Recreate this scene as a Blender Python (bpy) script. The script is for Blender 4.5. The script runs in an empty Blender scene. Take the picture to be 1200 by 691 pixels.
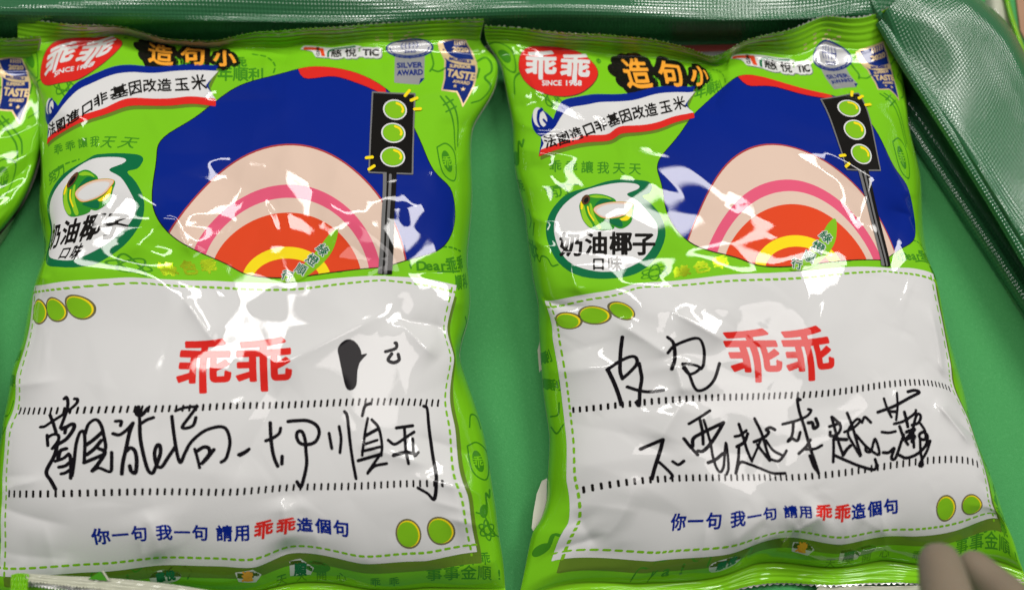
import bpy, math, random
import numpy as np
from mathutils import Vector, Matrix

# ------------------------------------------------------------------ camera, world, lamps
S = bpy.context.scene
C = S.collection
R = math.radians
HFOV, TILT, DIST = R(55), R(12), 0.384
cam_d = bpy.data.cameras.new('camera'); cam = bpy.data.objects.new('camera', cam_d); C.objects.link(cam)
cam_d.sensor_width = 36; cam_d.angle = HFOV
cam.location = (0, -DIST*math.sin(TILT), DIST*math.cos(TILT)); cam.rotation_euler = (TILT, 0, 0)
cam_d.clip_start = 0.005; cam_d.clip_end = 50
cam_d.dof.use_dof = True; cam_d.dof.focus_distance = DIST-0.028; cam_d.dof.aperture_fstop = 4.2
S.camera = cam
W = bpy.data.worlds.new('World'); S.world = W; W.use_nodes = True
W.node_tree.nodes['Background'].inputs[0].default_value = (0.93, 0.97, 1.0, 1)
W.node_tree.nodes['Background'].inputs[1].default_value = 0.06

def lamp(name, loc, size, power, col=(1, .97, .93), target=(0, 0, 0)):
    d = bpy.data.lights.new(name, 'AREA'); d.shape = 'RECTANGLE'; d.size, d.size_y = size; d.energy = power; d.color = col
    o = bpy.data.objects.new(name, d); C.objects.link(o); o.location = loc
    o.rotation_euler = (Vector(target)-Vector(loc)).to_track_quat('-Z', 'Y').to_euler()
    return o
lamp('ceiling_lamp', (0.15, 1.25, 2.0), (2.6, 0.18), 29)
lamp('ceiling_lamp', (-1.0, 0.55, 2.0), (0.18, 1.2), 13)
lamp('ceiling_lamp', (0.30, -0.10, 2.1), (0.55, 0.55), 4.5, (1, .93, .90))
lamp('ceiling_lamp', (1.25, 0.75, 2.0), (0.45, 0.9), 26)

vs = S.view_settings
vs.view_transform = 'Standard'; vs.look = 'None'; vs.exposure = 0.0; vs.gamma = 1.0
S.render.engine = 'CYCLES'

# ------------------------------------------------------------------ geometry helpers
FPX = 600/math.tan(HFOV/2)
CAMP = np.array(cam.location); ct, st = math.cos(TILT), math.sin(TILT)
RX = np.array([[1, 0, 0], [0, ct, -st], [0, st, ct]])
def at(px, py, z):
    """point at height z seen at photo pixel (px, py)"""
    px, py, z = np.broadcast_arrays(np.asarray(px, float), np.asarray(py, float), np.asarray(z, float))
    d = np.stack([(px-600)/FPX, -(py-345.5)/FPX, -np.ones_like(px)], -1) @ RX.T
    t = (z-CAMP[2])/d[..., 2]
    return CAMP + d*t[..., None]

def link(name, me, mats, parent=None, **props):
    o = bpy.data.objects.new(name, me); C.objects.link(o)
    if me is not None:
        for m in mats: me.materials.append(m)
    if parent: o.parent = parent
    for k, v in props.items(): o[k] = v
    return o

def mesh_from(name, V, faces, mat_idx=None, normals=None, smooth=True):
    """V (n,3); faces = list of int arrays (m,k)"""
    me = bpy.data.meshes.new(name)
    V = np.asarray(V, np.float32)
    me.vertices.add(len(V)); me.vertices.foreach_set('co', V.ravel())
    loops = np.concatenate([f.ravel() for f in faces]).astype(np.int32)
    tot = np.concatenate([np.full(len(f), f.shape[1], np.int32) for f in faces])
    start = np.concatenate([[0], np.cumsum(tot)[:-1]]).astype(np.int32)
    me.loops.add(len(loops)); me.loops.foreach_set('vertex_index', loops)
    me.polygons.add(len(tot)); me.polygons.foreach_set('loop_start', start)
    if mat_idx is not None: me.polygons.foreach_set('material_index', np.asarray(mat_idx, np.int32))
    me.update(calc_edges=True); me.validate()
    me.polygons.foreach_set('use_smooth', np.full(len(me.polygons), smooth))
    if normals is not None and len(me.vertices) == len(V):
        me.normals_split_custom_set_from_vertices(np.asarray(normals, float))
    return me

def grid_faces(nr, nc, flip=False):
    i = np.arange(nr*nc).reshape(nr, nc)
    f = np.stack([i[:-1, :-1], i[1:, :-1], i[1:, 1:], i[:-1, 1:]], -1).reshape(-1, 4)
    return f[:, ::-1] if flip else f

def catmull(P, closed=False, n=6):
    P = np.asarray(P, float)
    if len(P) < 3 and not closed: return P
    if closed: Q = np.vstack([P[-1:], P, P[:2]])
    else: Q = np.vstack([2*P[:1]-P[1:2], P, 2*P[-1:]-P[-2:-1]])
    out = []; t = np.linspace(0, 1, n, endpoint=False)[:, None]
    for i in range(1, len(Q)-2):
        a, b, c, d = Q[i-1:i+3]
        out.append(.5*((2*b)+(c-a)*t+(2*a-5*b+4*c-d)*t**2+(-a+3*b-3*c+d)*t**3))
    r = np.vstack(out)
    return r if closed else np.vstack([r, P[-1:]])

# ------------------------------------------------------------------ materials
def mat(name, col, rough=.35, coat=0., coat_r=.03, metal=0., spec=.5, noise=0., nscale=40., sub=0.):
    m = bpy.data.materials.new(name); m.use_nodes = True
    nt = m.node_tree; b = nt.nodes['Principled BSDF']
    b.inputs['Base Color'].default_value = (*col, 1); b.inputs['Roughness'].default_value = rough
    b.inputs['Coat Weight'].default_value = coat; b.inputs['Coat Roughness'].default_value = coat_r
    b.inputs['Metallic'].default_value = metal; b.inputs['Specular IOR Level'].default_value = spec
    if sub:
        b.inputs['Subsurface Weight'].default_value = sub; b.inputs['Subsurface Radius'].default_value = (.004, .0015, .001)
    if noise:
        tc = nt.nodes.new('ShaderNodeTexCoord'); n = nt.nodes.new('ShaderNodeTexNoise'); n.inputs['Scale'].default_value = nscale
        n.inputs['Detail'].default_value = 4
        r = nt.nodes.new('ShaderNodeMapRange'); r.inputs['To Min'].default_value = 1-noise; r.inputs['To Max'].default_value = 1+noise
        mx = nt.nodes.new('ShaderNodeMix'); mx.data_type = 'RGBA'; mx.blend_type = 'MULTIPLY'; mx.inputs[0].default_value = 1
        mx.inputs[6].default_value = (*col, 1)
        nt.links.new(tc.outputs['Object'], n.inputs['Vector']); nt.links.new(n.outputs['Fac'], r.inputs['Value'])
        nt.links.new(r.outputs[0], mx.inputs[7]); nt.links.new(mx.outputs[2], b.inputs['Base Color'])
    return m
def film(name, col, **k):
    k.setdefault('rough', .42); k.setdefault('coat', .8); k.setdefault('coat_r', .028); k.setdefault('spec', .03)
    return mat('film_'+name, col, **k)
M = {
 'green': film('green', (.185, .53, .012), noise=.05, nscale=30), 'dark': film('doodle_green', (.05, .24, .012)), 'olive': film('olive', (.12, .21, .02)),
 'white': film('white', (.66, .66, .655), noise=.015, nscale=60), 'red': film('red', (.66, .022, .016)), 'blue': film('blue', (.0015, .016, .22)),
 'black': film('black', (.008, .007, .006)), 'orange': film('orange', (.86, .36, .035)), 'yellow': film('yellow', (.88, .68, .012)),
 'peach': film('peach', (.70, .53, .43)), 'pink': film('pink', (.72, .10, .19)), 'tomato': film('tomato', (.70, .062, .016)),
 'teal': film('teal', (.004, .14, .05)), 'leaf': film('leaf', (.03, .26, .02)), 'lime': film('lime', (.26, .55, .02)), 'cream': film('cream', (.70, .68, .60)),
 'navy': film('navy', (.006, .022, .17)), 'gold': film('gold', (.70, .52, .28), metal=.25, rough=.35), 'silver': film('silver', (.36, .36, .37), metal=.35, rough=.35),
 'grey': film('grey', (.16, .16, .16)), 'brown': film('brown', (.10, .045, .02)), 'grassy': film('grassy', (.20, .48, .012)),
 'foil': film('foil_ink', (.30, .42, .012), metal=.6, rough=.22), 'rim': film('skin_rim', (.40, .05, .05)), 'ink': mat('marker_ink', (.007, .006, .008), rough=.5, coat=.2, coat_r=.03, spec=.03),
 'dotrim': film('dot_outline', (.15, .14, .065)), 'seal': film('seal_green', (.20, .52, .012), rough=.30), 'back': film('inner_film', (.46, .47, .37), rough=.35, coat=.4),
 'silver_edge': mat('foil_edge', (.62, .63, .60), rough=.28, metal=.6),
}

# ------------------------------------------------------------------ flat-bag design space  (x right, y down, photo-pixel sized)
def D(P):
    P = np.asarray(P, float); x, y = P[..., 0], P[..., 1]
    xl = 22-30*(y-30)/660; xr = 568+26*(y-30)/660
    return np.stack([(x-xl)/(xr-xl)*560, y-20], -1)
CW, CHT = 560., 700.

# landmark: place in the flat design, where the film lies on the first bag, where on the second
LM = [
 # side outline
 ((21,20),(20,19),(566,30)), ((20,44),(20,44),(569,48)), ((18,75),(28,74),(585,75)), ((17,110),(42,108),(593,110)), ((15,150),(46,150),(600,150)),
 ((13,200),(48,200),(604,203)), ((11,250),(46,250),(615,252)), ((9,300),(51,298),(621,300)), ((7,345),(36,348),(630,352)), ((4,400),(26,400),(632,402)),
 ((1,460),(10,458),(636,462)), ((-1,510),(1,510),(643,512)), ((-4,570),(-5,570),(640,578)), ((-6,620),(-8,620),(623,622)), ((-8,670),(-10,670),(612,675)),
 ((-8,690),(-11,690),(608,700)), ((-9,715),(-12,715),(604,724)),
 ((568,28),(566,29),(1050,15)), ((568,48),(562,48),(1051,41)), ((570,75),(582,72),(1056,72)), ((571,105),(579,105),(1060,102)), ((572,150),(554,148),(1065,148)),
 ((574,204),(552,204),(1078,205)), ((576,256),(551,256),(1081,262)), ((578,308),(547,308),(1090,313)), ((580,374),(548,374),(1108,380)), ((582,416),(538,416),(1120,424)),
 ((584,462),(552,462),(1130,460)), ((586,508),(566,508),(1141,508)), ((588,578),(577,578),(1166,572)), ((590,620),(583,622),(1179,612)), ((592,670),(590,672),(1194,655)),
 ((594,690),(592,688),(1199,668)), ((595,715),(594,713),(1203,690)),
 # seals
 ((120,24),(120,31),(678,42)), ((190,25),(190,46),(742,47)), ((250,26),(250,50),(800,58)), ((300,26),(300,41),(833,69)), ((340,26),(340,39),(853,62)), ((388,27),(388,37),(896,46)), ((475,27),(475,32),(968,27)),
 ((100,46),(100,46),(657,58)), ((190,47),(190,52),(743,66)), ((250,47),(250,56),(801,72)), ((300,48),(300,57),(834,77)), ((340,48),(340,56),(854,72)), ((388,48),(388,54),(895,62)), ((475,48),(475,51),(967,54)),
 ((120,690),(120,694),(760,680)), ((250,690),(250,692),(890,657)), ((400,690),(400,682),(1035,654)), ((500,690),(500,686),(1118,658)),
 ((120,715),(120,718),(760,710)), ((250,715),(250,716),(890,686)), ((400,715),(400,708),(1035,684)), ((500,715),(500,711),(1118,684)),
 # writing panel
 ((34,335),(41,334),(638,351)), ((150,330),(150,326),(745,333)), ((250,330),(250,329),(852,322)), ((350,330),(350,330),(948,316)), ((450,330),(450,324),(1037,314)), ((500,331),(502,328),(1068,315)), ((535,331),(535,333),(1093,320)),
 ((537,380),(524,384),(1104,376)), ((540,420),(532,419),(1114,428)), ((545,500),(533,500),(1134,490)), ((551,580),(548,580),(1158,567)), ((556,648),(559,646),(1169,607)),
 ((30,400),(31,400),(648,398)), ((26,440),(19,441),(656,446)), ((22,500),(8,500),(662,497)), ((18,560),(3,560),(664,563)), ((15,610),(1,610),(666,612)), ((12,668),(-1,674),(646,657)),
 ((100,668),(100,670),(765,657)), ((190,664),(190,661),(855,648)), ((263,662),(263,663),(922,629)), ((300,660),(300,663),(952,632)), ((337,659),(337,648),(985,637)), ((425,656),(425,659),(1068,627)), ((500,653),(500,656),(1122,620)),
 # upper print
 ((49,80),(48,88),(609,79)), ((76,72),(69,66),(634,77)), ((114,74),(113,61),(674,80)), ((141,74),(140,55),(699,88)), ((84,89),(71,84),(644,98)), ((112,89),(98,79),(672,98)), ((95,103),(85,94),(655,112)), ((72,150),(70.5,148),(660,163)), ((117,119),(116,117),(703,146)), ((174,101),(174,100),(747,132)), ((233,99),(233,97.5),(796,122)),
 ((185,62),(187,61),(743,83)), ((226,63),(225,62),(785,83)), ((262,66),(262,66),(821,86)),
 ((50,135),(56,132),(630,147)), ((60,178),(58,173),(636,189)), ((252,84),(253,81),(812,106)), ((252,124),(252,124),(813,138)), ((150,128),(150,126),(729,158)),
 ((402,62),(402,62),(912,78)), ((441,61),(441,61),(946,79)), ((354,57),(354,57),(857,68)), ((480,57),(480,57),(971,70)), ((480,96),(480,96),(992,101)), ((531,50),(531,50),(1020,60)), ((533,85),(535,85),(1033,90)), ((541,122),(541,123),(1052,116)),
 ((463,130),(463,130),(995,128)), ((461,157),(461,157),(1001,153)), ((460,185),(460,185),(1009,182)), ((451,323),(451,321),(1038,312)), ((455,255),(455,255),(1023,248)),
 ((164,161),(164,161),(750,191)), ((529,216),(529,216),(1063,213)), ((383,318),(383,316),(980,302)), ((337,204),(337,204),(913,200)), ((379,293),(379,293),(968,278)),
 ]+[((118+(x-711)*.9, 250+(y-268)*1.05), l, (x, y)) for l, (x, y) in (
 ((54,301),(654,307)), ((60,268),(641,275)), ((55,241),(643,253)), ((75,203),(666,226)), ((100,188),(691,219)), ((120,181),(725,211)), ((167,190),(764,220)), ((160,213),(763,238)), ((168,233),(774,253)), ((168,253),(780,271)), ((160,270),(777,287)), ((145,288),(768,303)), ((120,305),(752,317)), ((95,313),(731,325)), ((68,313),(701,327)),
 ((76,221),(680,240)), ((133,213),(741,240)), ((64,278),(669,287)), ((136,263),(755,286)), ((85,295),(712,308)), ((103,228),(711,249)))]+[
 # panel print
 ((240,428),(238,429),(886,416)), ((310,428),(309,428),(949,416)), ((35,481),(24,481),(672,480)), ((527,474),(513,472),(1112,455)), ((274,478),(274,475),(917,463)),
 ((30,577),(11,578),(684,573)), ((530,567),(518,566),(1145,543)), ((274,576),(274,577),(925,560)), ((123,628),(121,628),(797,611)), ((309,624),(309,622),(966,602)), ((400,620),(400,619),(1044,593)),
 ((53,366),(46,365),(665,377)), ((78,364),(66,362),(697,368)), ((105,361),(93,360),(731,364)), ((480,625),(479,624),(1108,595)), ((519,622),(516,621),(1139,591)),
]
class TPS:
    def __init__(s, src, dst, lam=0.):
        s.c = np.asarray(src, float); n = len(s.c)
        K = s.k(s.c); P = np.hstack([np.ones((n, 1)), s.c])
        A = np.zeros((n+3, n+3)); A[:n, :n] = K+lam*np.eye(n); A[:n, n:] = P; A[n:, :n] = P.T
        s.w = np.linalg.solve(A, np.vstack([np.asarray(dst, float), np.zeros((3, 2))]))
    def k(s, X):
        r2 = ((X[:, None]-s.c[None])**2).sum(-1); return .5*r2*np.log(r2+1e-9)
    def __call__(s, X):
        sh = X.shape; X = X.reshape(-1, 2); out = np.empty_like(X)
        for i in range(0, len(X), 20000):
            x = X[i:i+20000]; out[i:i+20000] = np.hstack([s.k(x), np.ones((len(x), 1)), x]) @ s.w
        return out.reshape(sh)
lmC = D([l[0] for l in LM])
LAM = 8.
WARP = {'L': TPS(lmC, [l[1] for l in LM], LAM), 'R': TPS(lmC, [l[2] for l in LM], LAM)}
lmN = np.array([l[1] for l in LM], float)+(-520, 21)
for i, l in enumerate(LM):                                   # third bag: its right side folds in
    if l[0] in ((572,150),(574,204),(576,256),(578,308)): lmN[i] = {150:(50,150), 204:(42,196), 256:(16,252), 308:(-12,310)}[l[0][1]]
    if l[0] == (529,216): lmN[i] = (0, 236)
    if l[0][1] > 255 and l[0][0] > 300: lmN[i, 0] = min(lmN[i, 0], (l[0][0]-600)*.9-8 if l[0][1] > 300 else 99)
    if l[0] in ((570,75),(571,105)): lmN[i] = (56, l[0][1]+12)
WARP['N'] = TPS(lmC, lmN, LAM*6)
def inverse(space, P):
    """photo pixels of one bag -> flat design coordinates"""
    P = np.asarray(P, float)
    if space == 'I': return D(P)
    w = WARP[space]; X = P.reshape(-1, 2)
    cand = w(lmC); X0 = lmC[((X[:, None]-cand[None])**2).sum(-1).argmin(1)].copy()
    for _ in range(14):
        f = w(X0)-X; a = (w(X0+[.5, 0])-w(X0-[.5, 0])); b = (w(X0+[0, .5])-w(X0-[0, .5]))
        det = a[:, 0]*b[:, 1]-a[:, 1]*b[:, 0]; det = np.where(abs(det) < .08, np.sign(det)*.08+1e-9, det)
        dx = -(f[:, 0]*b[:, 1]-f[:, 1]*b[:, 0])/det; dy = -(a[:, 0]*f[:, 1]-a[:, 1]*f[:, 0])/det
        s = np.minimum(1, 25/np.maximum(1e-6, np.hypot(dx, dy)))
        X0 = X0+np.stack([dx*s, dy*s], -1)
    return X0.reshape(P.shape)

# ------------------------------------------------------------------ 2-D shapes as signed distance fields
def seg_dist(X, Y, a, b):
    out = np.full(X.shape, 1e9)
    d = b-a; L2 = (d**2).sum(1)+1e-12
    for i in range(len(a)):
        t = np.clip(((X-a[i, 0])*d[i, 0]+(Y-a[i, 1])*d[i, 1])/L2[i], 0, 1)
        np.minimum(out, (X-a[i, 0]-t*d[i, 0])**2+(Y-a[i, 1]-t*d[i, 1])**2, out=out)
    return np.sqrt(out)
class Area:                                                  # closed outlines given as segments, even-odd
    def __init__(s, a, b, grow=0.):
        s.a, s.b, s.g = a, b, grow; p = np.vstack([a, b]); s.box = (*(p.min(0)-max(grow, 0)-1), *(p.max(0)+max(grow, 0)+1))
    def f(s, X, Y):
        ins = np.zeros(X.shape, bool)
        for (x0, y0), (x1, y1) in zip(s.a, s.b):
            if y0 == y1: continue
            c = ((y0 > Y) != (y1 > Y)) & (X < (x1-x0)*(Y-y0)/(y1-y0)+x0); ins ^= c
        d = seg_dist(X, Y, s.a, s.b)
        return np.where(ins, -d, d)-s.g
class Stroke:
    def __init__(s, P, r):
        s.p = np.asarray(P, float); s.r = r; s.box = (*(s.p.min(0)-r-1), *(s.p.max(0)+r+1))
    def f(s, X, Y): return seg_dist(X, Y, s.p[:-1], s.p[1:])-s.r
def area(P, space='I', smooth=True, grow=0., n=5):
    P = catmull(P, True, n) if smooth else np.asarray(P, float)
    if not smooth: P = np.vstack([np.linspace(P[i], P[(i+1) % len(P)], 9)[:-1] for i in range(len(P))])
    P = inverse(space, P); return [Area(P, np.roll(P, -1, 0), grow)]
def ellipse(x, y, rx, ry, space='I', rot=0., grow=0., n=28, p=2.):
    t = np.linspace(0, 2*np.pi, n, endpoint=False); c, s_ = np.cos(t), np.sin(t)
    c = np.sign(c)*abs(c)**(2/p); s_ = np.sign(s_)*abs(s_)**(2/p)
    a, b = rx*c, ry*s_; cr, sr = math.cos(rot), math.sin(rot)
    return area(np.stack([x+a*cr-b*sr, y+a*sr+b*cr], -1), space, True, grow, 2)
def stroke(P, r=1.5, space='I', n=5): return [Stroke(inverse(space, catmull(P, False, n)), r)]
def dashes(P, r, on, off, space='I'):
    P = inverse(space, catmull(P, False, 14)); d = np.r_[0, np.cumsum(np.hypot(*np.diff(P, axis=0).T))]
    out = []; s = 0
    while s < d[-1]:
        u = np.linspace(s, min(s+on, d[-1]), 3); out.append(Stroke(np.stack([np.interp(u, d, P[:, 0]), np.interp(u, d, P[:, 1])], -1), r)); s += on+off
    return out
GL = {}
def glyph(ch):
    if ch not in GL:
        c = bpy.data.curves.new('t', 'FONT'); c.body = ch; c.size = 1; c.resolution_u = 4
        o = bpy.data.objects.new('t', c); C.objects.link(o)
        ev = o.evaluated_get(bpy.context.evaluated_depsgraph_get()); m = ev.to_mesh()
        v = np.array([w.co[:2] for w in m.vertices]).reshape(-1, 2); cnt = {}
        for p in m.polygons:
            vs_ = list(p.vertices)
            for i in range(len(vs_)):
                k = tuple(sorted((vs_[i], vs_[(i+1) % len(vs_)]))); cnt[k] = cnt.get(k, 0)+1
        e = np.array([k for k, n in cnt.items() if n == 1]).reshape(-1, 2)
        ev.to_mesh_clear(); bpy.data.objects.remove(o); bpy.data.curves.remove(c)
        cjk = ord(ch[0]) > 0x2e00
        w = 1.0 if cjk else (v[:, 0].max() if len(v) else .3)
        v = v-np.array([w/2, .36 if cjk else .345]) if len(v) else v
        GL[ch] = (v, e, w)
    return GL[ch]
def char(ch, x, y, size, rot=0., grow=0., sx=1., shear=0., space='I'):
    v, e, w = glyph(ch)
    if not len(e): return []
    X = v[:, 0]*size*sx+v[:, 1]*size*shear; Y = -v[:, 1]*size
    c, s = math.cos(rot), math.sin(rot); P = inverse(space, np.stack([x+X*c-Y*s, y+X*s+Y*c], -1))
    return [Area(P[e[:, 0]], P[e[:, 1]], grow)]
def text(s, x0, y0, x1, y1, size, grow=0., sx=1., shear=0., space='I', bow=0.):
    """characters spread evenly from the centre of the first to the centre of the last"""
    out = []; n = len(s); rot = math.atan2(y1-y0, x1-x0)
    for i, ch in enumerate(s):
        if ch == ' ': continue
        t = i/(n-1) if n > 1 else 0; b = bow*4*t*(1-t)
        out += char(ch, x0+(x1-x0)*t, y0+(y1-y0)*t-b, size, rot-bow*4*(1-2*t)/max(1, abs(x1-x0)), grow, sx, shear, space)
    return out
def word(s, x, y, size, width, rot=0., grow=0., space='I'):
    """a latin word set as one, centred on x, y and fitted to a width"""
    return char(s, x, y, size, rot, grow, width/(glyph(s)[2]*size), 0, space)

def contour(shapes, holes=(), step=1., cell=2.):
    """filled polygons of the union of shapes minus holes, cut on a grid: list of (m,k,2)"""
    bx = np.array([s.box for s in shapes]); lo = np.floor((bx[:, :2].min(0)-1)/cell)*cell; hi = np.ceil((bx[:, 2:].max(0)+1)/cell)*cell
    lo = np.maximum(lo, [0, 0]); hi = np.minimum(hi, [CW, CHT])
    nx, ny = (np.round((hi-lo)/step).astype(int)+1)
    if nx < 2 or ny < 2: return []
    F = np.full((ny, nx), 9., np.float64)
    def run(s, fn):
        i0 = max(0, int((s.box[0]-lo[0])/step)-1); i1 = min(nx, int((s.box[2]-lo[0])/step)+3)
        j0 = max(0, int((s.box[1]-lo[1])/step)-1); j1 = min(ny, int((s.box[3]-lo[1])/step)+3)
        if i1 <= i0 or j1 <= j0: return
        X, Y = np.meshgrid(lo[0]+np.arange(i0, i1)*step, lo[1]+np.arange(j0, j1)*step)
        F[j0:j1, i0:i1] = fn(F[j0:j1, i0:i1], s.f(X, Y))
    for s in shapes: run(s, np.minimum)
    for s in holes: run(s, lambda a, b: np.maximum(a, -b))
    F[abs(F) < 1e-6] = 1e-6
    I = F < 0; out = []
    gx, gy = lo[0]+np.arange(nx)*step, lo[1]+np.arange(ny)*step
    # merge blocks that are wholly inside
    r = int(round(cell/step)); full = I[:-1, :-1] & I[1:, :-1] & I[1:, 1:] & I[:-1, 1:]
    bj, bi = full.shape[0]//r, full.shape[1]//r
    blk = full[:bj*r, :bi*r].reshape(bj, r, bi, r).all((1, 3))
    J, K = np.nonzero(blk)
    if len(J):
        x0, y0 = gx[K*r], gy[J*r]; out.append(np.stack([np.stack([x0, y0], -1), np.stack([x0, y0+cell], -1), np.stack([x0+cell, y0+cell], -1), np.stack([x0+cell, y0], -1)], 1))
    done = np.zeros_like(full); done[:bj*r, :bi*r] = np.repeat(np.repeat(blk, r, 0), r, 1)
    cs = [(0, 0), (1, 0), (1, 1), (0, 1)]                    # (dj, di): down the left side, then right
    code = sum((I[dj:ny-1+dj, di:nx-1+di].astype(int) << k) for k, (dj, di) in enumerate(cs))
    code[done] = 0
    for cc in range(1, 16):
        J, K = np.nonzero(code == cc)
        if not len(J): continue
        pts = []
        for k in range(4):
            (aj, ai), (bj_, bi_) = cs[k], cs[(k+1) % 4]
            A = np.stack([gx[K+ai], gy[J+aj]], -1); B = np.stack([gx[K+bi_], gy[J+bj_]], -1)
            ina, inb = cc >> k & 1, cc >> ((k+1) % 4) & 1
            if ina: pts.append(A)
            if ina != inb:
                fa, fb = F[J+aj, K+ai], F[J+bj_, K+bi_]; pts.append(A+(B-A)*(fa/(fa-fb))[:, None])
        out.append(np.stack(pts, 1))
    return out

# ------------------------------------------------------------------ the printed design: part name -> layers (material, shapes, holes, step)
ART = []                                                     # (part, parent part or None, layers)
def art(part, layers, under=None, only=None): ART.append((part, under, layers, only))

def build_art():
    T = text
    # ghost doodles printed on the green
    g = T('Dear', 210, 75, 240, 76, 15, .3) + T('乖乖', 258, 75, 280, 74, 19, .5) + T('年順利', 263, 89, 300, 89, 19, .5)
    g += T('乖乖讓我天天', 651, 195, 744, 198, 15, .2, space='R') + T('努力', 62, 208, 72, 204, 13, .2) + T('Dear', 491, 313, 517, 311, 17, .5) + T('乖乖', 530, 310, 550, 308, 19, .6)
    g += T('順利', 541, 329, 561, 328, 18, .6) + T('PO', 386, 318, 398, 317, 15, .3)
    g += dashes([(58, 205), (75, 198), (92, 196)], .8, 4, 3) + dashes([(296, 58), (312, 62), (322, 76), (320, 90)], 1., 6, 4)
    g += dashes([(476, 300), (480, 316)], 1., 6, 5) + dashes([(508, 289), (530, 289), (556, 294)], 1., 6, 4) + dashes([(205, 68), (206, 84)], 1, 5, 3)
    for x, y, r_ in ((83, 106, 13), (170, 310, 15), (574, 620, 12)):
        for a in (.4, 1.5, 2.6):
            t = np.linspace(0, 2*np.pi, 20); e = np.stack([x+r_*np.cos(t)*math.cos(a)-r_*.4*np.sin(t)*math.sin(a), y+r_*np.cos(t)*math.sin(a)+r_*.4*np.sin(t)*math.cos(a)], -1)
            g += stroke(e, .9, n=2)
    for x, y, sc in ((528, 190, 1.), (574, 540, 1.), (33, 66, .9)):
        g += stroke(np.array([(x-14*sc, y-18*sc), (x, y-22*sc), (x+14*sc, y-10*sc), (x+12*sc, y+14*sc), (x+4*sc, y+22*sc), (x-10*sc, y+12*sc), (x-14*sc, y-18*sc)]), .9)
    for P in ([(30, 108), (36, 92), (52, 84), (60, 80)], [(22, 300), (28, 292), (36, 296), (42, 288), (52, 288), (58, 296), (66, 294)], [(510, 320), (520, 318), (545, 316)],
              [(550, 75), (562, 70), (564, 85), (558, 92), (566, 102), (562, 116), (552, 120)], [(505, 62), (508, 76), (504, 84)], [(506, 82), (514, 84), (522, 80)], [(553, 82), (551, 92)],
              [(516, 112), (528, 128), (540, 152), (544, 176)], [(522, 112), (534, 126), (546, 150), (549, 172)], [(520, 122), (530, 116)], [(524, 130), (535, 124)],
              [(20, 262), (26, 250), (24, 238)], [(27, 268), (33, 250)], [(572, 370), (580, 380), (578, 396), (590, 402)], [(560, 600), (572, 604), (578, 620), (590, 626)], [(556, 330), (572, 332)],
              [(566, 500), (572, 486), (582, 488), (584, 502)], [(20, 470), (16, 486), (6, 488)], [(20, 500), (10, 508), (4, 500)]):
        g += stroke(P, 1.0)
    for x, y in ((574, 590), (6, 640), (22, 175)):
        g += ellipse(x-3, y+8, 6, 8, rot=.3) + stroke([(x+2, y+4), (x+3, y-12), (x+8, y-8), (x+10, y-16)], 1.5)
    g += T('月乖乖', 535, 658, 566, 655, 16, .25) + T('事事金順!', 508, 674, 585, 672, 19, .25)
    g += T('乖順利', 4, 418, 16, 416, 13, .4) + T('順利', 8, 446, 20, 446, 15, .6) + T('Alright', 2, 285, 30, 284, 22, .8) + T('乖乖', 6, 214, 18, 213, 15, .3)
    g += T('ya!', 120, 681, 148, 678, 17, .4) + stroke([(88, 690), (90, 676), (104, 676), (108, 668), (122, 668), (132, 662), (150, 664), (158, 670), (170, 664), (172, 676)], .9)
    g += T('天天開心', 330, 686, 400, 683, 13, .2) + ellipse(372, 674, 15, 7) + T('乖乖', 440, 682, 462, 681, 13, .2)
    g += stroke([(196, 672), (206, 664), (224, 668), (220, 678)], .9) 
    art('doodle_print', [('dark', g, T('乖', 528, 188, 528, 188, 14, .2), .5), ('foil', T('綠色乖', 200, 315, 246, 312, 19, .9), (), .5)])
    leaf = ellipse(527, 189, 7, 13, rot=-.25) + ellipse(573, 540, 7, 13, rot=-.25) + ellipse(33, 66, 8, 9)
    art('leaf_print', [('dark', leaf, T('乖', 527, 190, 527, 190, 15, .2)+T('乖', 573, 541, 573, 541, 15, .2), .5)])
    # brand badge
    bd = [(600+x/4, y/4) for x, y in [(33, 300), (45, 250), (75, 225), (120, 218), (230, 225), (330, 255), (398, 325), (385, 385), (315, 438), (220, 452), (130, 430), (70, 390), (40, 345)]]
    art('brand_badge', [('brown', area(bd, 'R', grow=.8), (), 1.), ('red', area(bd, 'R'), (), 1.), ('white', char('乖', 634, 77, 35, .02, 1.15, 1.08, 0, 'R')+char('乖', 674, 80, 34, .05, 1.15, 1.05, 0, 'R')+word('SINCE', 646.5, 97.6, 8.2, 23, 0, .28, 'R')+word('1968', 671.5, 97.6, 8.4, 20, 0, .25, 'R'), (), .4),
                        ('dark', stroke([(145.5, 55), (148, 57.5), (145.5, 60), (143, 57.5), (145.5, 55)], .5)+word('R', 145.5, 57.5, 4.5, 2.5, 0, .1), (), .4)])
    # title lettering, black with orange strokes
    tl = T('造', 187, 65, 187, 65, 31, .75)+T('句', 227, 66, 227, 66, 30, .9)+T('小', 263, 68, 263, 68, 27, .9)
    tb = T('造', 187, 65, 187, 65, 31, 7.5)+T('句', 227, 66, 227, 66, 30, 7.5)+T('小', 263, 68, 263, 68, 27, 6.)+ellipse(163, 64, 8, 7)+ellipse(167, 54, 7, 6)+ellipse(168, 74, 7, 6)
    art('title_lettering', [('black', tb, (), .5), ('orange', tl, (), .5)])
    # slogan banner
    top = [(66, 131), (80, 118), (100, 105), (125, 95), (150, 89), (175, 83), (200, 79), (228, 79), (255, 80)]
    right = [(255, 80), (244, 102), (253, 125)]
    bot = [(253, 125), (225, 121), (200, 122), (175, 123), (150, 127), (125, 135), (100, 145), (78, 157), (55, 174)]
    left = [(55, 174), (53, 158), (51, 141), (66, 131)]
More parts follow.
